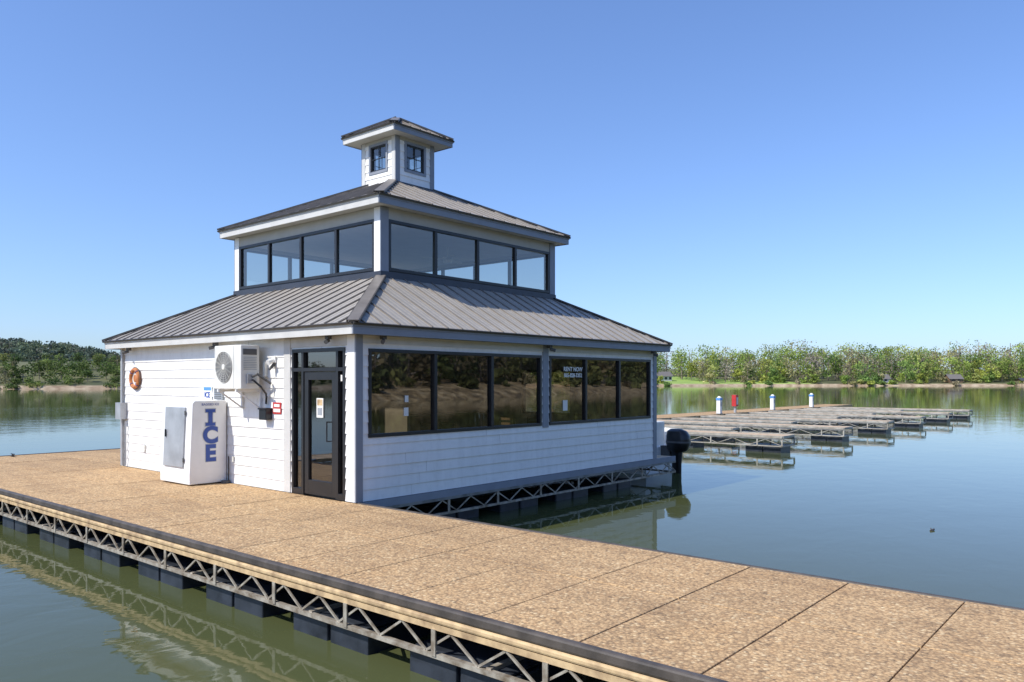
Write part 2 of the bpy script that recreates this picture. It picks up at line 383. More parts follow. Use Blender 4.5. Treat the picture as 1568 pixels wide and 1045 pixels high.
def eave(name,x0,x1,y0,y1,zt,zb,ix0,ix1,iy0,iy1,th=.03):
    f=MB()
    f.box(x0,x1,y0,y0+th,zb,zt,'trim'); f.box(x0,x1,y1-th,y1,zb,zt,'trim')
    f.box(x0-.001,x0+th,y0+th,y1-th,zb,zt,'trimw'); f.box(x1-th,x1,y0+th,y1-th,zb,zt,'trim')  # one fascia all round; sun side painted lighter, shaded sides darker
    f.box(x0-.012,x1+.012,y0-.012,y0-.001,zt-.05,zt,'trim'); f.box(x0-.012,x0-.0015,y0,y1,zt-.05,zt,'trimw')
    f.build(name+'_fascia',bld,bevel=.003)
    s=MB(); zs=zb+.015
    a0,a1,b0,b1=x0+th,x1-th,y0+th,y1-th
    s.box(a0,a1,b0,iy0,zs,zs+.02,'soffit'); s.box(a0,a1,iy1,b1,zs,zs+.02,'soffit')
    s.box(a0,ix0,iy0,iy1,zs,zs+.02,'soffit'); s.box(ix1,a1,iy0,iy1,zs,zs+.02,'soffit')
    s.build(name+'_soffit',bld)
e=.27
CX0,CX1,CY0,CY1=1.88,7.24,1.64,6.78
roof('lower_roof',-e-.02,W+e+.02,-e-.02,D+e+.02,2.80,CX0-.01,CX1+.01,CY0-.01,CY1+.01,3.87)
eave('lower_eave',-e,W+e,-e,D+e,2.785,2.62,.0,W,.0,D)
e2=.26
mx_,my_=(CX0+CX1)/2,(CY0+CY1)/2
roof('upper_roof',CX0-e2-.02,CX1+e2+.02,CY0-e2-.02,CY1+e2+.02,5.37,mx_-.1,mx_+.1,my_-.0,my_+.0,6.66)
eave('upper_eave',CX0-e2,CX1+e2,CY0-e2,CY1+e2,5.355,5.19,CX0,CX1,CY0,CY1)
CF={'R':((CX0,CY0),(1,0),(0,-1),CX1-CX0),'L':((CX0,CY0),(0,1),(-1,0),CY1-CY0),'B':((CX0,CY1),(1,0),(0,1),CX1-CX0),'E':((CX1,CY0),(0,1),(1,0),CY1-CY0)}
cw=MB()
for k,fr in CF.items():
    L=fr[3]; i=.1 if k in 'LE' else 0; o=.025 if k in 'RB' else 0
    ksd='siding' if k=='L' else 'trim'  # same posts all round; sunlit face painted white, shaded faces grey
    fbox(cw,fr,i,L-i,-.1,0,4.96,5.20,'soffit')
    fbox(cw,fr,i,L-i,-.1,0,3.80,4.03,'flash')
    fbox(cw,fr,-o,.17,.0,.025,3.98,5.19,ksd); fbox(cw,fr,L-.17,L+o,.0,.025,3.98,5.19,ksd)
    fbox(cw,fr,i,.22,-.1,0,4.03,4.96,'intw'); fbox(cw,fr,L-.22,L-i,-.1,0,4.03,4.96,'intw')
    fbox(cw,fr,-.04 if k in 'RB' else 0,(L+.04) if k in 'RB' else L,.0,.04,3.84,3.975,'flash')
    n=4; st=(L-.36)/n
    band(fr,.18,L-.18,4.0,4.98,[.18+st*j for j in range(1,n)],'clerestory_window_'+k,'glassu',fw=.06,nout=.02)
cw.box(CX0+.1,CX1-.1,CY0+.1,CY1-.1,5.03,5.06,'ceil')
cw.build('clerestory_walls',bld)
cf=group('ceiling_fan',(5.2,3.2,4.9)); q=MB()
q.cyl((5.2,3.2,4.8),(5.2,3.2,5.03),.02,.02,'white',8); q.cyl((5.2,3.2,4.66),(5.2,3.2,4.8),.10,.12,'white',14)
for a in range(5):
    an=a*2*math.pi/5+.3; q.beam((5.2+.12*math.cos(an),3.2+.12*math.sin(an),4.74),(5.2+.62*math.cos(an),3.2+.62*math.sin(an),4.74),.13,.012,'offw')
q.build('fan_body',cf)
c=.58; k0x,k1x,k0y,k1y=mx_-c,mx_+c,my_-c,my_+c
QF={'R':((k0x,k0y),(1,0),(0,-1),2*c),'L':((k0x,k0y),(0,1),(-1,0),2*c),'B':((k0x,k1y),(1,0),(0,1),2*c),'E':((k1x,k0y),(0,1),(1,0),2*c)}
q=MB();qs=MB()
for k,fr in QF.items():
    L=fr[3]; i=.06 if k in 'LE' else 0; o=.022 if k in 'RB' else 0
    op=[(.31,.85,6.74,7.32)]
    for r in regions(i,L-i,6.15,7.46,op): fbox(q,fr,r[0],r[1],-.06,0,r[2],r[3],'intw')
    for r in regions(0,L,6.15,7.46,op): siding(qs,fr,r[0],r[1],r[2],r[3])
    kk='trim' if k!='L' else 'trimw'  # one corner trim; the sun-facing wall gets a painted lit tone
    fbox(q,fr,-o,.11,0,.024,6.15,7.45,kk); fbox(q,fr,L-.11,L+o,0,.024,6.15,7.45,kk)
    fbox(q,fr,.11,L-.11,.002,.022,7.37,7.45,'soffit')
    for (a,b_,zz0,zz1) in ((.25,.31,6.68,7.38),(.85,.91,6.68,7.38),(.31,.85,7.32,7.38),(.31,.85,6.68,6.74)):
        fbox(q,fr,a,b_,.0,.03,zz0,zz1,'trim')
    band(fr,.31,.85,6.74,7.32,[],'cupola_window_'+k,'glassu',fw=.03,nout=.012)
    fbox(q,fr,.34,.82,-.012,.006,7.02,7.035,'frame'); fbox(q,fr,.572,.588,-.012,.0055,6.76,7.30,'frame')
q.build('cupola_walls',bld); qs.build('cupola_siding',bld)
e3=.33
roof('cupola_roof',k0x-e3-.015,k1x+e3+.015,k0y-e3-.015,k1y+e3+.015,7.60,mx_-.05,mx_+.05,my_,my_,8.08,sp=.3)
eave('cupola_eave',k0x-e3,k1x+e3,k0y-e3,k1y+e3,7.585,7.44,k0x,k1x,k0y,k1y,.025)
bf=MB(); bf.box(k0x-.04,k1x+.04,k0y-.04,k0y-.026,6.2,6.42,'flash'); bf.box(k0x-.04,k0x-.026,k0y-.026,k1y+.04,6.2,6.42,'flash'); bf.build('cupola_flashing',bld)

it=MB(); it.box(.1,W-.1,.1,D-.1,-.03,.012,'floor')
it.box(5.2,5.3,4.6,D-.1,.012,2.6,'intw'); it.build('interior_floor',bld)

sm=MB()
def cam(x,y,dx,dy):
    sm.box(x-.04,x+.04,y-.04,y+.04,2.57,2.635,'dgrey')
    sm.cyl((x,y,2.55),(x+dx*.14,y+dy*.14,2.52),.03,.035,'dgrey',10)
cam(.45,-.12,-.6,-.6);cam(-.12,.55,-.7,-.5);cam(-.12,4.05,-.8,.3);cam(-.12,7.75,-.7,.5);cam(4.8,-.12,.6,-.6);cam(8.9,-.12,.5,-.7)
sm.build('security_cameras',bld)
li=MB(); li.cyl((-.03,2.22,2.27),(-.16,2.22,2.22),.035,.05,'white',12); li.box(-.05,-.018,2.17,2.27,2.22,2.33,'white'); li.cyl((-.03,2.22,2.2),(-.13,2.22,2.1),.03,.02,'dgrey',10); li.build('wall_light',bld)
cd=MB(); cd.cyl((-.06,8.22,.02),(-.06,8.22,2.6),.025,.025,'grey',8); cd.box(-.16,-.02,8.08,8.34,1.05,1.42,'grey'); cd.cyl((-.06,8.05,.02),(-.06,8.05,1.0),.018,.018,'grey',8)
cd.build('electrical_conduit',bld)
sw=MB(); sw.box(-.05,-.021,7.15,7.27,.38,.52,'offw'); sw.box(-.05,-.021,3.55,3.61,.4,.5,'offw'); sw.build('wall_outlets',bld)
mb_=group('wall_mailbox',(-.06,2.42,1.32)); q=MB()
q.box(-.15,-.021,2.30,2.52,1.22,1.40,'black'); q.box(-.17,-.021,2.29,2.53,1.40,1.43,'black'); q.build('box',mb_,bevel=.008)
rs=MB(); rs.box(-.028,-.021,2.02,2.27,1.33,1.53,'red'); rs.box(-.032,-.0285,2.04,2.25,1.36,1.42,'paper'); rs.box(-.032,-.0285,2.06,2.23,1.45,1.50,'paper'); rs.build('warning_sign')
nt_=MB(); nt_.box(-.027,-.021,2.24,2.34,1.62,1.76,'paper'); nt_.build('wall_notice')
vt=MB(); vt.box(-.06,-.021,3.93,4.22,1.55,1.78,'grey')
for i in range(6): vt.box(-.068,-.06,3.95,4.20,1.57+i*.034,1.585+i*.034,'dgrey')
vt.build('wall_vent')
ws=group('ice_sign',(-.03,4.52,1.66)); q=MB(); q.box(-.03,-.021,4.36,4.68,1.54,1.80,'paper'); q.box(-.033,-.0305,4.38,4.66,1.72,1.785,'lblue'); q.build('panel',ws)
text('lettering','ICE',(-.035,4.52,1.63),(math.pi/2,0,-math.pi/2),.15,'blue',ws,.002,.003)
lr=group('life_ring_sign',(-.06,7.6,1.96)); q=MB()
q.torus((-.055,7.6,1.96),(0,1,0),(0,0,1),.19,.045,'orange')
q.cyl((-.021,7.6,1.96),(-.045,7.6,1.96),.16,.16,'offw',24); q.cyl((-.046,7.6,1.96),(-.055,7.6,1.96),.09,.08,'orange',16)
q.torus((-.05,7.6,1.96),(0,1,0),(0,0,1),.245,.008,'dgrey')
for a in range(4):
    an=a*math.pi/2+math.pi/4; cy,cz=7.6+.19*math.cos(an),1.96+.19*math.sin(an)
    q.torus((-.055,cy,cz),(1,0,0),(0,math.cos(an),math.sin(an)),.047,.008,'blue',14,5)
q.build('ring',lr,smooth=True)
wn=group('window_sign',(5.7,-.0,2.06))
text('lettering_top','RENT NOW',(5.78,.005,2.15),(math.pi/2,0,0),.125,'white',wn,.001,.003)
text('lettering_number','865-828-3352',(5.78,.005,2.02),(math.pi/2,0,0),.115,'white',wn,.001,.003)
q=MB(); q.box(5.42,5.58,.006,.010,1.28,1.50,'paper'); q.build('white_window_piece')
q=MB(); q.box(1.02,1.10,.006,.010,1.55,1.66,'paper');q.box(1.00,1.10,.006,.010,1.32,1.46,'paper'); q.build('white_window_piece')  # small white rectangles just in front of the pane

# AC condenser
ac=group('air_conditioner_unit',(-.3,2.95,1.75)); q=MB()
q.box(-.50,-.14,2.51,3.40,1.76,2.53,'offw'); q.build('casing',ac,bevel=.015)
q=MB(); fy=3.07
for r in (.05,.09,.13,.17,.21,.25,.275): q.torus((-.512,fy,2.15),(0,1,0),(0,0,1),r,.0035,'offw',28,5)
for a in range(16):
    an=a*math.pi/8; q.beam((-.512,fy,2.15),(-.512,fy+.275*math.cos(an),2.15+.275*math.sin(an)),.005,.005,'offw')
q.cyl((-.503,fy,2.15),(-.507,fy,2.15),.275,.275,'dgrey',32)
q.cyl((-.51,fy,2.15),(-.52,fy,2.15),.05,.045,'offw',16)
q.box(-.503,-.5005,2.742,2.748,1.78,2.51,'grey')
q.box(-.46,-.2,2.498,2.508,2.36,2.46,'dgrey'); q.box(-.40,-.22,2.47,2.508,1.86,2.02,'grey')
for i in range(8): q.box(-.45,-.2,2.50,2.508,2.1+i*.03,2.112+i*.03,'grey')
q.build('fan_grille',ac)
q=MB()
for y in (2.65,3.25):
    q.box(-.52,-.022,y-.02,y+.02,1.71,1.755,'white'); q.box(-.055,-.022,y-.02,y+.02,1.4,1.71,'white'); q.beam((-.48,y,1.72),(-.05,y,1.42),.02,.025,'white')
q.build('wall_bracket',ac)
q=MB()
pts=[(-.30,2.47,1.92),(-.32,2.38,1.90),(-.24,2.30,1.80),(-.12,2.34,1.68),(-.06,2.42,1.62),(-.05,2.45,1.50)]
for a,b_ in zip(pts,pts[1:]): q.cyl(a,b_,.018,.018,'black',8)
pts=[(-.30,2.47,1.98),(-.28,2.34,2.02),(-.16,2.28,1.92),(-.05,2.30,1.86)]
for a,b_ in zip(pts,pts[1:]): q.cyl(a,b_,.022,.022,'dgrey',8)
q.box(-.08,-.022,2.44,2.50,1.98,2.24,'offw'); q.build('refrigerant_lines',ac,smooth=True)

# Ice box
ib=group('ice_merchandiser',(-.4,4.36,0)); q=MB()
y0,y1=3.80,4.93
prof=[(-.76,.02),(-.76,.20),(-.70,1.50),(-.66,1.54),(-.04,1.54),(-.04,.02)]
q.loft([[(x,y0,z) for x,z in prof],[(x,y1,z) for x,z in prof]],'white')
q.build('cabinet',ib,bevel=.012)
def fx(z): return -.76+.06*(z-.2)/1.3
q=MB()
ds=[(y0+.22,.32),(y1-.16,.32),(y1-.16,1.42),(y0+.22,1.42)]
q.loft([[(fx(z)-.001,y,z) for y,z in ds],[(fx(z)-.03,y,z) for y,z in ds]],'grey')
q.beam((fx(.9)-.05,y1-.25,.86),(fx(.9)-.05,y1-.25,1.0),.02,.03,'black')
q.box(fx(.5)-.035,fx(.5)-.02,y0+.19,y0+.23,.42,.5,'dgrey'); q.box(fx(1.3)-.035,fx(1.3)-.02,y0+.19,y0+.23,1.28,1.36,'dgrey')
q.build('door',ib,bevel=.006)
sf=MB(); zc=1.23
for o_,n_,k in ((.014,.004,'grey'),(0,.0085,'blue')):
    yy0,yy1=y0-n_,y0-n_+.003
    sf.box(-.40-o_,-.32+o_,yy0,yy1,zc-.10,zc+.10,k)
    for zz in (zc-.125,zc+.125): sf.box(-.455-o_,-.265+o_,yy0,yy1,zz-.028-o_,zz+.028+o_,k)
sf.build('letter_I',ib)
for i,ch in enumerate('CE'):
    zc=.895-i*.335
    text('letter_outline_'+ch,ch,(-.36,y0-.004,zc),(math.pi/2,0,0),.41,'grey',ib,.001,.028)
    text('letter_'+ch,ch,(-.36,y0-.0075,zc),(math.pi/2,0,0),.41,'blue',ib,.001,.018)
text('phone_line','BAGGED ICE',(-.36,y0-.004,1.47),(math.pi/2,0,0),.06,'blue',ib,.001)
q=MB(); q.cyl((-.1,3.72,.004),(-.1,3.72,.05),.08,.08,'dgrey',12); q.cyl((-.05,3.70,.5),(-.05,3.70,.02),.012,.012,'black',6); q.build('power_cord',ib)

def table(x,y):
    g_=group('cafe_table',(x,y,0)); q=MB()
    q.cyl((x,y,.72),(x,y,.75),.42,.42,'wood',24); q.cyl((x,y,.04),(x,y,.72),.035,.035,'black',10); q.cyl((x,y,.014),(x,y,.045),.26,.22,'black',20); q.build('table_body',g_)
def chair(x,y,a):
    g_=group('cafe_chair',(x,y,0)); q=MB(); ca,sa=math.cos(a),math.sin(a)
    T=lambda u,v,z:(x+u*ca-v*sa,y+u*sa+v*ca,z)
    for u,v in ((-.19,-.19),(.19,-.19),(-.19,.19),(.19,.19)):
        q.beam(T(u*1.1,v*1.1,.014),T(u,v,.45 if v<0 else 1.12),.03,.03,'black')
    q.beam(T(0,-.2,.46),T(0,.2,.46),.42,.035,'wood')
    for z in (.62,.75,.88,1.0,1.1): q.beam(T(-.2,.2,z),T(.2,.2,z),.02,.05,'wood')
    q.build('chair_body',g_)
for x,y in ((1.6,1.0),(3.9,1.0),(6.6,1.0)):
    table(x,y); chair(x-.7,y,math.pi/2); chair(x+.7,y,-math.pi/2)
sc=group('store_counter',(6.8,4.6,0)); q=MB(); q.box(5.4,8.6,4.9,5.5,.012,1.0,'wood'); q.box(5.35,8.65,4.84,5.56,1.0,1.05,'floor'); q.build('counter',sc,bevel=.01)
q=MB(); 
for z in (.4,.8,1.2,1.6,2.0): q.box(.8,4.4,7.7,8.2,z,z+.03,'wood')
for x in (.8,2.0,3.2,4.4): q.box(x-.02,x+.02,7.68,8.22,.012,2.1,'wood')
for i in range(50):
    z=random.choice((.43,.83,1.23,1.63)); x=random.uniform(.9,4.2)
    q.box(x,x+.1,7.75,7.95,z,z+random.uniform(.12,.28),random.choice(['red','offw','blue','orange','grey']))
q.build('store_shelf')

# ------------------------------------------------------------------ docks
WL=-.65
def truss(mb,p0,p1,zt,zb,pan,post,mt='steel',mc='steel2',nrm=(1,0)):
    p0=Vector(p0);p1=Vector(p1);L=(p1-p0).length;d=(p1-p0)/L
    def pt(s,z,o=0): v_=p0+d*s; return (v_.x+nrm[0]*o,v_.y+nrm[1]*o,z)
    mb.beam(pt(0,zt),pt(L,zt),.05,.05,mc); mb.beam(pt(0,zb),pt(L,zb),.05,.040,mt)
    n=int(L/pan); st=L/n
    for i in range(n):
        a,b_=(zb+.02,zt-.03) if i%2==0 else (zt-.03,zb+.02)
        mb.beam(pt(i*st,a,.006),pt((i+1)*st,b_,.006),.018,.020,mt)
    s=post*.5
    while s<L:
        mb.beam(pt(s,zb,.03),pt(s,zt-.02,.03),.05,.012,mt,up=(d.y,-d.x,0)); s+=post
def floats(mb,axis,s0,s1,c0,c1,per=1.77,ln=1.2,top=-.44):
    s=s0
    while s+ln<=s1:
        for (a,b_) in ((s,s+ln*.48),(s+ln*.52,s+ln)):
            if axis=='y': mb.box(c0,c1,a,b_,-.95,top,'float')
            else: mb.box(a,b_,c0,c1,-.95,top,'float')
        if axis=='y': mb.box(c0+.04,c1-.04,s+ln*.48,s+ln*.52,-.95,top-.05,'float'); mb.box(c0+.02,c1-.02,s+.04,s+ln-.04,top+.001,top+.03,'float')
        else: mb.box(s+ln*.48,s+ln*.52,c0+.04,c1-.04,-.95,top-.05,'float')
        s+=per
dock=group('floating_dock',(0,0,0))
sl=MB()
def slabs(x0,x1,y0,y1,nx,ny,zt=0):
    for i in range(nx):
        for j in range(ny):
            a=x0+(x1-x0)*i/nx; b_=x0+(x1-x0)*(i+1)/nx; c_=y0+(y1-y0)*j/ny; d_=y0+(y1-y0)*(j+1)/ny
            dz=random.uniform(-.006,.0)
            sl.box(a+.008,b_-.008,c_+.006,d_-.006,zt-.07,zt+dz,'deck')
FX=-3.12
ys=-6.45-.965*9; ye=ys+.965*29
slabs(FX+.05,-.035,ys,ye,2,29)
slabs(-.035,6.0,8.45,ye,4,4)
sl.build('deck_slabs',dock,bevel=.006)
sub=MB(); sub.box(FX+.06,-.04,ys+.02,ye-.02,-.14,-.075,'joint'); sub.box(-.035,5.98,8.47,ye-.02,-.14,-.075,'joint'); sub.build('deck_pan',dock)
bp=MB()
bp.box(FX-.03,FX+.045,ys,ye,-.075,.012,'bumper'); bp.box(FX-.035,FX+.02,ys,ye,-.135,-.078,'steel2')
bp.box(-.03,.03,ys,-.05,-.09,.004,'bumper'); bp.box(FX,6.0,ye+.002,ye+.06,-.1,.01,'bumper'); bp.build('edge_bumper',dock,bevel=.018)
tr_=MB()
truss(tr_,(FX,ys,0),(FX,ye,0),-.165,-.41,.30,1.19,nrm=(-1,0))
truss(tr_,(-.02,ys,0),(-.02,-.1,0),-.165,-.41,.30,1.19,nrm=(1,0))
truss(tr_,(-1.6,ys,0),(-1.6,ye,0),-.165,-.41,.30,1.19)
yy=ys
while yy<ye: tr_.beam((FX,yy,-.40),(-.02,yy,-.40),.05,.05,'steel'); yy+=1.19*2
tr_.build('steel_truss',dock)
fl=MB()
floats(fl,'y',-4.62-1.2-1.77*5,ye,FX+.06,FX+.95,1.77,1.2)
floats(fl,'y',-4.62-1.2-1.77*5,ye,-.95,-.06,1.77,1.2)
fl.build('black_floats',dock,bevel=.03)
cl=MB()
for x,y in ((FX+.12,-12.5),(-.9,ye-.3)):
    cl.box(x-.03,x+.03,y-.07,y+.07,.0,.02,'black'); cl.cyl((x,y-.04,.02),(x,y-.04,.06),.012,.012,'black',8); cl.cyl((x,y+.04,.02),(x,y+.04,.06),.012,.012,'black',8); cl.cyl((x,y-.12,.065),(x,y+.12,.065),.012,.012,'black',8)
cl.build('dock_cleats',dock)
pf=group('building_float_platform',(0,0,0)); q=MB()
q.box(.035,W+.02,-.015,D-.0,-.10,-.035,'steelb'); q.box(W+.03,W+.95,-.01,D,-.09,-.02,'deck2')
q.box(.035,W+.95,-.05,-.018,-.13,-.008,'trim')
truss(q,(.04,-.03,0),(W+.95,-.03,0),-.15,-.41,.36,1.3,mt='steel',mc='steelb',nrm=(0,-1))
truss(q,(W+.92,0,0),(W+.92,D,0),-.15,-.41,.36,1.3,mt='steel',mc='steelb',nrm=(1,0))
truss(q,(.04,1.2,0),(W+.9,1.2,0),-.15,-.41,.36,1.3,mt='steelb',mc='steelb')
q.build('frame',pf)
q=MB(); floats(q,'x',.1,W+.9,.25,1.1,1.8,1.2,top=-.45); floats(q,'x',.1,W+.9,D-1.2,D-.1,1.5,1.2,top=-.45); floats(q,'x',.1,W+.9,3.4,4.4,1.5,1.2,top=-.45)
q.build('floats',pf,bevel=.03)
def finger(x0,x1,y0,y1,axis,name='finger_dock',deckm='deck2',zt=-.05):
    g_=group(name,((x0+x1)/2,(y0+y1)/2,0)); q=MB()
    if axis=='y':
        n=max(1,int((y1-y0)/1.2))
        for j in range(n):
            a=y0+(y1-y0)*j/n; b_=y0+(y1-y0)*(j+1)/n
            q.box(x0+.05,x1-.05,a+.01,b_-.01,zt-.05,zt-random.uniform(0,.006),deckm)
        q.box(x0-.01,x0+.04,y0,y1,zt-.07,zt+.008,'galv'); q.box(x1-.04,x1+.01,y0,y1,zt-.07,zt+.008,'galv'); q.box(x0+.04,x1-.04,y0-.03,y0+.005,zt-.08,zt+.006,'galv')
        truss(q,(x0,y0,0),(x0,y1,0),zt-.10,zt-.36,.6,1.8,mt='galv',mc='steelb',nrm=(-1,0)); truss(q,(x1,y0,0),(x1,y1,0),zt-.10,zt-.36,.6,1.8,mt='galv',mc='steelb')
        q.beam((x0,y0,zt-.36),(x1,y0,zt-.36),.05,.05,'galv'); q.beam((x0,y0,zt-.36),(x0,y0,zt-.1),.05,.05,'galv'); q.beam((x1,y0,zt-.36),(x1,y0,zt-.1),.05,.05,'galv')
        floats(q,'y',y0+.1,y1,x0+.12,x1-.12,3.4,1.3,top=zt-.39)
    else:
        n=max(1,int((x1-x0)/1.2))
        for j in range(n):
            a=x0+(x1-x0)*j/n; b_=x0+(x1-x0)*(j+1)/n
            q.box(a+.01,b_-.01,y0+.05,y1-.05,zt-.05,zt-random.uniform(0,.006),deckm)
        q.box(x0,x1,y0-.01,y0+.04,zt-.08,zt+.008,'steel2'); q.box(x0,x1,y1-.04,y1+.01,zt-.08,zt+.008,'steel2')
        truss(q,(x0,y0,0),(x1,y0,0),zt-.12,zt-.36,.45,1.8,mt='galv',nrm=(0,-1)); truss(q,(x0,y1,0),(x1,y1,0),zt-.12,zt-.36,.45,1.8,nrm=(0,1))
        floats(q,'x',x0+.1,x1,y0+.08,y1-.08,3.0,1.2,top=zt-.39)
    q.build('frame',g_)
    return g_
finger(-12.0,FX-.06,6.6,7.6,'x')
gs=MB(); gs.loft([[(FX-.06,6.55,z),(FX-.06,5.9,z),(FX-.75,6.55,z)] for z in (-.06,-.03)],'black'); gs.build('dock_gusset')
for x in (19.4,26.1,32.6,39.0,45.8,52.0):
    finger(x,x+1.15,.8,10.6,'y')
finger(10.6,60.0,10.7,12.9,'x',name='dock_walkway',deckm='deck')
for x in (16.0,22.7,29.3,35.8,42.2,48.6):
    finger(x,x+.7,4.2,10.6,'y')
def pedestal(x,y):
    g_=group('dock_power_pedestal',(x,y,-.05)); q=MB()
    q.box(x-.16,x+.16,y-.14,y+.14,-.05,.0,'grey'); q.box(x-.14,x+.14,y-.12,y+.12,.0,.76,'white')
    q.box(x-.165,x+.165,y-.145,y+.145,.76,.90,'lblue'); q.cyl((x,y,.90),(x,y,1.0),.14,.06,'white',12)
    q.box(x-.08,x+.08,y-.135,y-.12,.4,.66,'grey'); q.build('pedestal_body',g_,bevel=.01)
for x in (35.8,43.9,51.3,28.0): pedestal(x,11.0)
g_=group('fire_extinguisher_cabinet',(38.0,11,-.05)); q=MB()
q.box(37.94,38.06,10.94,11.06,-.05,.5,'grey'); q.box(37.82,38.18,10.86,11.14,.35,1.05,'red'); q.box(37.89,38.11,10.85,10.86,.45,.9,'paper'); q.build('cabinet_body',g_,bevel=.01)
q=MB(); q.cyl((7.0,-6.6,WL),(7.12,-6.62,WL+.02),.025,.015,'bumper',8); q.cyl((7.05,-6.6,WL),(7.07,-6.58,WL+.04),.012,.008,'bumper',6); q.build('driftwood')

# ------------------------------------------------------------------ boat
bx=11.68
bt=group('motor_boat',(bx,4,WL)); q=MB()
def sec(y,w,zk,zc,zg,wc):
    x=bx; zg=zg+.15
    return [(x-w,y,zg),(x-wc,y,zc),(x,y,zk),(x+wc,y,zc),(x+w,y,zg),(x+w-.12,y,zg+.02),(x+w-.16,y,zg-.45),(x-w+.16,y,zg-.45),(x-w+.12,y,zg+.02)]
secs=[sec(1.2,.98,-.95,-.72,.36,.85),sec(2.5,1.04,-.97,-.75,.42,.9),sec(4.5,1.04,-.97,-.7,.48,.85),sec(6.0,.82,-.9,-.55,.56,.55),sec(7.0,.5,-.75,-.3,.64,.3),sec(7.6,.2,-.3,.1,.7,.18)]
q.loft(secs,'white'); q.build('hull',bt,smooth=True)
q=MB(); q.box(bx-.6,bx+.6,1.45,2.0,-.1,.75,'offw'); q.box(bx-.7,bx-.2,3.2,3.7,-.1,.6,'offw');q.box(bx-.7,bx-.2,3.7,3.8,.4,1.15,'offw'); q.box(bx+.3,bx+.8,3.2,3.7,-.1,.6,'offw'); q.box(bx+.3,bx+.8,3.7,3.8,.4,1.15,'offw')
q.build('seats',bt,bevel=.04)
q=MB()
for s_ in (-1,1):
    q.poly([(bx+s_*.9,4.6,.65),(bx,5.2,.65),(bx,4.85,1.3),(bx+s_*.8,4.4,1.25)],'glassu')
    q.poly([(bx+s_*.9,4.6,.65),(bx+s_*.8,4.4,1.25),(bx+s_*.9,3.4,1.05),(bx+s_*.95,3.4,.65)],'glassu')
q.build('windshield',bt)
q=MB()
pts=[(bx-.95,3.0,.6),(bx-.9,2.9,1.2),(bx-.7,2.8,1.5),(bx+.7,2.8,1.5),(bx+.9,2.9,1.2),(bx+.95,3.0,.6)]
for a,b_ in zip(pts,pts[1:]): q.cyl(a,b_,.025,.025,'steel',8)
q.build('tow_arch',bt,smooth=True)
om=MB()
def ell(cx,cy,z,rx,ry,n=16,p=.75):
    o=[]
    for i in range(n):
        t_=2*math.pi*i/n; c_,s_=math.cos(t_),math.sin(t_)
        o.append((cx+rx*math.copysign(abs(c_)**p,c_),cy+ry*math.copysign(abs(s_)**p,s_),z))
    return o
x,y=bx,.72
om.loft([ell(x,y,-.05,.15,.2),ell(x,y,.0,.2,.28),ell(x,y-.02,.18,.24,.34),ell(x,y-.02,.38,.23,.33),ell(x,y+.02,.52,.20,.27),ell(x,y+.05,.58,.1,.15)],'black')
om.loft([ell(x,y+.03,-.8,.05,.14),ell(x,y+.03,-.4,.07,.14),ell(x,y+.03,-.04,.11,.17)],'black')
om.box(x-.09,x+.09,y+.2,y+.49,-.25,.1,'dgrey')
om.loft([ell(x,y-.02,.20,.243,.343),ell(x,y-.02,.25,.244,.344)],'dgrey',caps=False)
om.build('outboard_motor',bt,smooth=True)

# ------------------------------------------------------------------ water & terrain
q=MB(); q.poly([(-3000,-3000,WL),(3000,-3000,WL),(3000,3000,WL),(-3000,3000,WL)],'water'); q.build('lake_water')
def terrain(name,line,offs,sign,mk,jit=1.0,sub=8):
    pts=[]
    for a,b_ in zip(line,line[1:]):
        for i in range(sub): pts.append(Vector(a).lerp(Vector(b_),i/sub))
    pts.append(Vector(line[-1]))
    V=[];F=[]
    for i,p in enumerate(pts):
        d=(pts[min(i+1,len(pts)-1)]-pts[max(i-1,0)]).normalized(); n=Vector((-d.y,d.x))*sign
        for j,(o,h) in enumerate(offs):
            w=p+n*(o+ (mnoise.noise(Vector((p.x*.02,p.y*.02,3)))*8*jit))
            hz=h+(mnoise.noise(Vector((w.x*.012,w.y*.012,1)))*h*.45 if h>0 else 0)
            V.append((w.x,w.y,hz))
    m=len(offs)
    for i in range(len(pts)-1):
        for j in range(m-1):
            F.append((i*m+j,(i+1)*m+j,(i+1)*m+j+1,i*m+j+1))
    me=bpy.data.meshes.new(name); me.from_pydata(V,[],F); me.materials.append(M[mk])
    me.polygons.foreach_set('use_smooth',[True]*len(F)); me.update()
    o=bpy.data.objects.new(name,me); scene.collection.objects.link(o)
    return V,m
shore=[(-330,120),(-160,210),(-30,247),(16,286),(76,270),(117,253),(195,246),(315,213),(384,162),(443,101),(497,38),(556,-55),(610,-164),(640,-300)]
offs=[(-4,-2),(0,-.8),(1.5,.0),(4,.7),(12,1.4),(30,2.8),(60,5.5),(130,9),(400,12)]
V1,m1=terrain('far_shore_terrain',shore,offs,1,'ground')
bank=[(-260,-20),(-150,-48),(-60,-62),(40,-70),(140,-85),(260,-120),(400,-200)]
offs2=[(-4,-2),(0,-.8),(2,.3),(5,1.2),(9,1.9),(25,3.2),(60,7),(150,12)]
V2,m2=terrain('near_bank_terrain',bank,offs2,-1,'bank',.4,8)

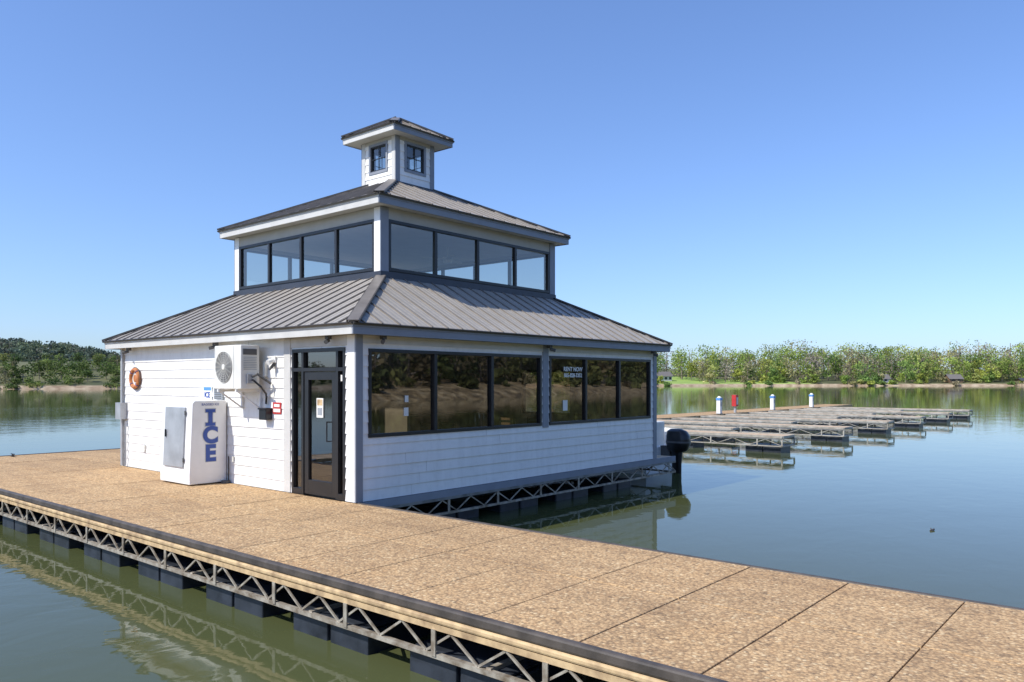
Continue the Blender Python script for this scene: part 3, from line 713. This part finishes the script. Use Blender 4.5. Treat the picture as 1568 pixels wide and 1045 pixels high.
def trees(name,items,nleaf,lsize,pal,seed):
    r=np.random.default_rng(seed); VV=[];CC=[]; tv=[];tf=[]
    def tube(p,q_,r0,r1):
        o=len(tv); p=Vector(p);q_=Vector(q_);dd=(q_-p).normalized();aa=dd.orthogonal().normalized();bb=dd.cross(aa)
        for e_,rad_ in ((p,r0),(q_,r1)):
            for i in range(4):
                t_=i*math.pi/2; tv.append(tuple(e_+(aa*math.cos(t_)+bb*math.sin(t_))*rad_))
        for i in range(4): tf.append((o+i,o+(i+1)%4,o+4+(i+1)%4,o+4+i))
    for (x,y,z,h,w) in items:
        bi=r.integers(len(pal)); base=np.array(pal[bi])*(.8+.4*r.random())
        bare=base[0]>base[1]*1.02; nl=int(nleaf*(.6 if bare else 1)*(.5 if h<5 else 1))
        K=12; th=r.random(K)*6.283; hf=.14+.70*r.random(K)**.85
        rad=w*.5*np.sqrt(r.random(K))*(1.15-hf*.7)
        cx=x+rad*np.cos(th); cy=y+rad*np.sin(th); cz=z+hf*h; lr_=w*(.19+.15*r.random(K))
        lobetone=.70+.6*r.random(K)
        li=r.integers(K,size=nl); d=r.normal(size=(nl,3)); d/=np.linalg.norm(d,axis=1)[:,None]
        rr=lr_[li]*(.55+.48*r.random(nl))
        c_=np.stack([cx[li],cy[li],cz[li]],1)+d*rr[:,None]*np.array([1,1,max(.6,min(.9,h/w*.6))])
        a=r.normal(size=(nl,3)); a/=np.linalg.norm(a,axis=1)[:,None]
        b_=np.cross(a,d+.4*r.normal(size=(nl,3))); b_/=np.linalg.norm(b_,axis=1)[:,None]+1e-6
        s=(lsize*(.5+.7*r.random(nl)))[:,None]
        VV.append(np.stack([c_-a*s,c_-b_*s*.8,c_+a*s,c_+b_*s*.8],1).reshape(-1,3))
        col=base[None,:]*(.8+.4*r.random((nl,1)))*lobetone[li][:,None]; CC.append(np.repeat(col,4,0))
        if h>5:
            tube((x,y,z-1),(x,y,z+h*.8),w*.03,w*.01)
            for i in range(4): tube((x,y,z+h*(.2+.1*i)),(cx[i],cy[i],cz[i]),w*.014,w*.005)
    VV=np.concatenate(VV); CC=np.concatenate(CC); nL=len(VV)
    allv=np.concatenate([VV,np.array(tv)]); me=bpy.data.meshes.new(name)
    nf=nL//4+len(tf); me.vertices.add(len(allv)); me.vertices.foreach_set('co',allv.ravel())
    me.loops.add(nf*4); me.polygons.add(nf)
    li=np.concatenate([np.arange(nL),np.array(tf).ravel()+nL]) ; me.loops.foreach_set('vertex_index',li.astype(np.int32))
    me.polygons.foreach_set('loop_start',np.arange(nf,dtype=np.int32)*4)
    me.materials.append(M['leaf']); me.materials.append(M['bark'])
    me.polygons.foreach_set('material_index',np.concatenate([np.zeros(nL//4),np.ones(len(tf))]).astype(np.int32))
    at=me.color_attributes.new('Col','FLOAT_COLOR','POINT')
    cc=np.ones((len(allv),4)); cc[:nL,:3]=CC; cc[nL:,:3]=.1; at.data.foreach_set('color',cc.ravel())
    me.update(calc_edges=True); me.validate()
    o=bpy.data.objects.new(name,me); scene.collection.objects.link(o); return o
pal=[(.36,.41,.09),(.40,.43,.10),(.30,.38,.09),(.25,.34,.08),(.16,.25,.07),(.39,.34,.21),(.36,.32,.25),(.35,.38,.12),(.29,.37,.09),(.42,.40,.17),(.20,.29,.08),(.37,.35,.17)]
def along(line,st=6.0):
    out=[];
    for a,b_ in zip(line,line[1:]):
        L=(Vector(b_)-Vector(a)).length; s=0
        while s<L: out.append((Vector(a).lerp(Vector(b_),s/L),(Vector(b_)-Vector(a)).normalized())); s+=st
    return out
ns=np.array(V1)
def gz(V,x,y):
    d=(V[:,0]-x)**2+(V[:,1]-y)**2; idx=np.argpartition(d,3)[:3]; w=1/(d[idx]+1); return float((V[idx,2]*w).sum()/w.sum())
items=[];itl=[]
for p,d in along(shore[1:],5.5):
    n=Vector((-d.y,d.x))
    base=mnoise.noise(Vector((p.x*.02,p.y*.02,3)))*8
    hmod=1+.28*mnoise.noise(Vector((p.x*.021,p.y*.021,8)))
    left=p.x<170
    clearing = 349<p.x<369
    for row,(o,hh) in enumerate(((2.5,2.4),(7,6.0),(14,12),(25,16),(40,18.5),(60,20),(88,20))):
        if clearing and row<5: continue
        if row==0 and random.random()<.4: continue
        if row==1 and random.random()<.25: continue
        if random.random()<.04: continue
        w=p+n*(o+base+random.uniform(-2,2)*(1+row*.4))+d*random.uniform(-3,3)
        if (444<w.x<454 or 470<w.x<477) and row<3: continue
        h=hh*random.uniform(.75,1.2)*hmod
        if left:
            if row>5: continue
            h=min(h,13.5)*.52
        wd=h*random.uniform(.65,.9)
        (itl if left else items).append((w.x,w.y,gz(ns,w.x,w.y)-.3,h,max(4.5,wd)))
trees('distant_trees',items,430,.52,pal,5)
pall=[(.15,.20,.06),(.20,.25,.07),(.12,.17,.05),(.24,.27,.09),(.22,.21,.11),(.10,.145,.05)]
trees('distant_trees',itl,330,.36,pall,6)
hx,hy=205,680
V=[];F=[];n1,n2=28,10
for j in range(n2+1):
    for i in range(n1):
        a=2*math.pi*i/n1; r_=j/n2; R_=185*r_
        V.append((hx+R_*math.cos(a)*1.0,hy+R_*math.sin(a),-3+28.5*(math.cos(r_*math.pi)+1)/2*(1+.18*mnoise.noise(Vector((math.cos(a)*2,math.sin(a)*2,r_))))))
for j in range(n2):
    for i in range(n1): F.append((j*n1+i,(j+1)*n1+i,(j+1)*n1+(i+1)%n1,j*n1+(i+1)%n1))
me=bpy.data.meshes.new('distant_hill'); me.from_pydata(V,[],F); me.materials.append(M['ground']); me.update(); o=bpy.data.objects.new('distant_hill',me); scene.collection.objects.link(o)
hv=np.array(V); items=[]
for i in range(1000):
    a=random.uniform(math.pi*.8,math.pi*2.2); r_=random.uniform(0,1)**.55*180
    x,y=hx+r_*math.cos(a),hy+r_*math.sin(a); h=random.uniform(7,11)
    items.append((x,y,gz(hv,x,y)-.5,h,h*1.05))
trees('distant_trees',items,130,.95,[(.13,.17,.11),(.16,.20,.12),(.12,.155,.12),(.19,.20,.15)],9)  # bluish-green leaf colours carry the distance haze
items=[]; nb=np.array(V2)
for p,d in along(bank,5):
    n=Vector((d.y,-d.x))
    for o,hh in ((7,3),(12,10),(17,13),(26,15),(38,16)):
        if random.random()<.12: continue
        w=p+n*(o+random.uniform(-3,3)); h=hh*random.uniform(.7,1.2)
        items.append((w.x,w.y,gz(nb,w.x,w.y)-.3,h,max(3.5,h*.75)))
trees('bank_trees',items,240,.6,[(.16,.17,.06),(.20,.20,.07),(.20,.16,.09),(.12,.14,.05),(.24,.20,.11)],21)
def house(x,y,rot,w=12,d=8,h=3.2,wallk='offw'):
    z=gz(ns,x,y)-.3; g_=group('lakeside_house',(x,y,z)); q=MB()
    ca,sa=math.cos(rot),math.sin(rot); T=lambda u,v,zz:(x+u*ca-v*sa,y+u*sa+v*ca,z+zz)
    c4=[(-w/2,-d/2),(w/2,-d/2),(w/2,d/2),(-w/2,d/2)]
    for i in range(4):
        a,b_=c4[i],c4[(i+1)%4]; q.poly([T(*a,0),T(*b_,0),T(*b_,h),T(*a,h)],wallk)
    q.poly([T(-w/2-.6,-d/2-.6,h-.2),T(w/2+.6,-d/2-.6,h-.2),T(w/2+.6,0,h+2.4),T(-w/2-.6,0,h+2.4)],'rib')
    q.poly([T(w/2+.6,d/2+.6,h-.2),T(-w/2-.6,d/2+.6,h-.2),T(-w/2-.6,0,h+2.4),T(w/2+.6,0,h+2.4)],'rib')
    for s_ in (-1,1): q.poly([T(s_*w/2,-d/2,h),T(s_*w/2,d/2,h),T(s_*w/2,0,h+2.25)],wallk)
    for u in (-4,-1.5,1.5,4):
        if abs(u)+.8<w/2:
            for sg in (-1,1): q.poly([T(u-.7,sg*(d/2+.03),1),T(u+.7,sg*(d/2+.03),1),T(u+.7,sg*(d/2+.03),2.4),T(u-.7,sg*(d/2+.03),2.4)],'frame')
    for s_ in (-1,1): q.poly([T(s_*(w/2+.03),-1,1),T(s_*(w/2+.03),1,1),T(s_*(w/2+.03),1,2.4),T(s_*(w/2+.03),-1,2.4)],'frame')
    q.build('house_body',g_)
house(374,207,-.64,10,7,3.0,'trimw'); house(450,114,-.8,8,6,2.4,'trimw'); house(474,83,-.85,7,6,2.4,'wood')
def boathouse(x,y,rot):
    z=WL; g_=group('boat_house',(x,y,z)); q=MB(); ca,sa=math.cos(rot),math.sin(rot); T=lambda u,v,zz:(x+u*ca-v*sa,y+u*sa+v*ca,z+zz)
    for u in (-3.5,3.5):
        for v in (-2.5,0,2.5): q.cyl(T(u,v,-1),T(u,v,3),.14,.14,'wood',6)
    q.poly([T(-4.2,-3.2,2.8),T(4.2,-3.2,2.8),T(4.2,0,4.2),T(-4.2,0,4.2)],'roofd'); q.poly([T(4.2,3.2,2.8),T(-4.2,3.2,2.8),T(-4.2,0,4.2),T(4.2,0,4.2)],'roofd')
    q.beam(T(-4,0,.5),T(4,0,.5),5.5,.2,'deck2'); q.build('frame',g_)
boathouse(478,50,-.9); boathouse(300,212,-.5)

# ------------------------------------------------------------------ light, sky, camera
sdir=Vector((.9,-.3,-1)).normalized()
sl_=bpy.data.lights.new('sun','SUN'); sl_.energy=5.0; sl_.angle=math.radians(.53); sl_.color=(1,.95,.86)
so=bpy.data.objects.new('sun',sl_); so.rotation_euler=sdir.to_track_quat('-Z','Y').to_euler(); so.location=(-20,10,30); scene.collection.objects.link(so)
w=bpy.data.worlds.new('World'); scene.world=w; w.use_nodes=True; nt=w.node_tree
bg=nt.nodes['Background']; sk=nt.nodes.new('ShaderNodeTexSky'); sk.sky_type='NISHITA'; sk.sun_disc=False
sk.sun_elevation=math.asin(-sdir.z); sk.sun_rotation=math.atan2(-sdir.x,-sdir.y)
sk.air_density=1.0; sk.dust_density=.8; sk.ozone_density=2.2
gm=nt.nodes.new('ShaderNodeGamma'); gm.inputs[1].default_value=.88; nt.links.new(sk.outputs[0],gm.inputs[0])
c=mix_rgb(nt,1.0,gm.outputs[0],(1.25,1.53,2.1),'MULTIPLY')
nt.links.new(c,bg.inputs[0]); bg.inputs[1].default_value=.118
cd_=bpy.data.cameras.new('camera'); cam_=bpy.data.objects.new('camera',cd_); scene.collection.objects.link(cam_)
cam_.location=(-7.709,-9.765,1.9); cam_.rotation_euler=(math.pi/2,0,math.radians(40.4-90))
cd_.sensor_width=36; cd_.lens=27.41; cd_.shift_y=.0392; cd_.clip_end=6000; cd_.clip_start=.05
scene.camera=cam_
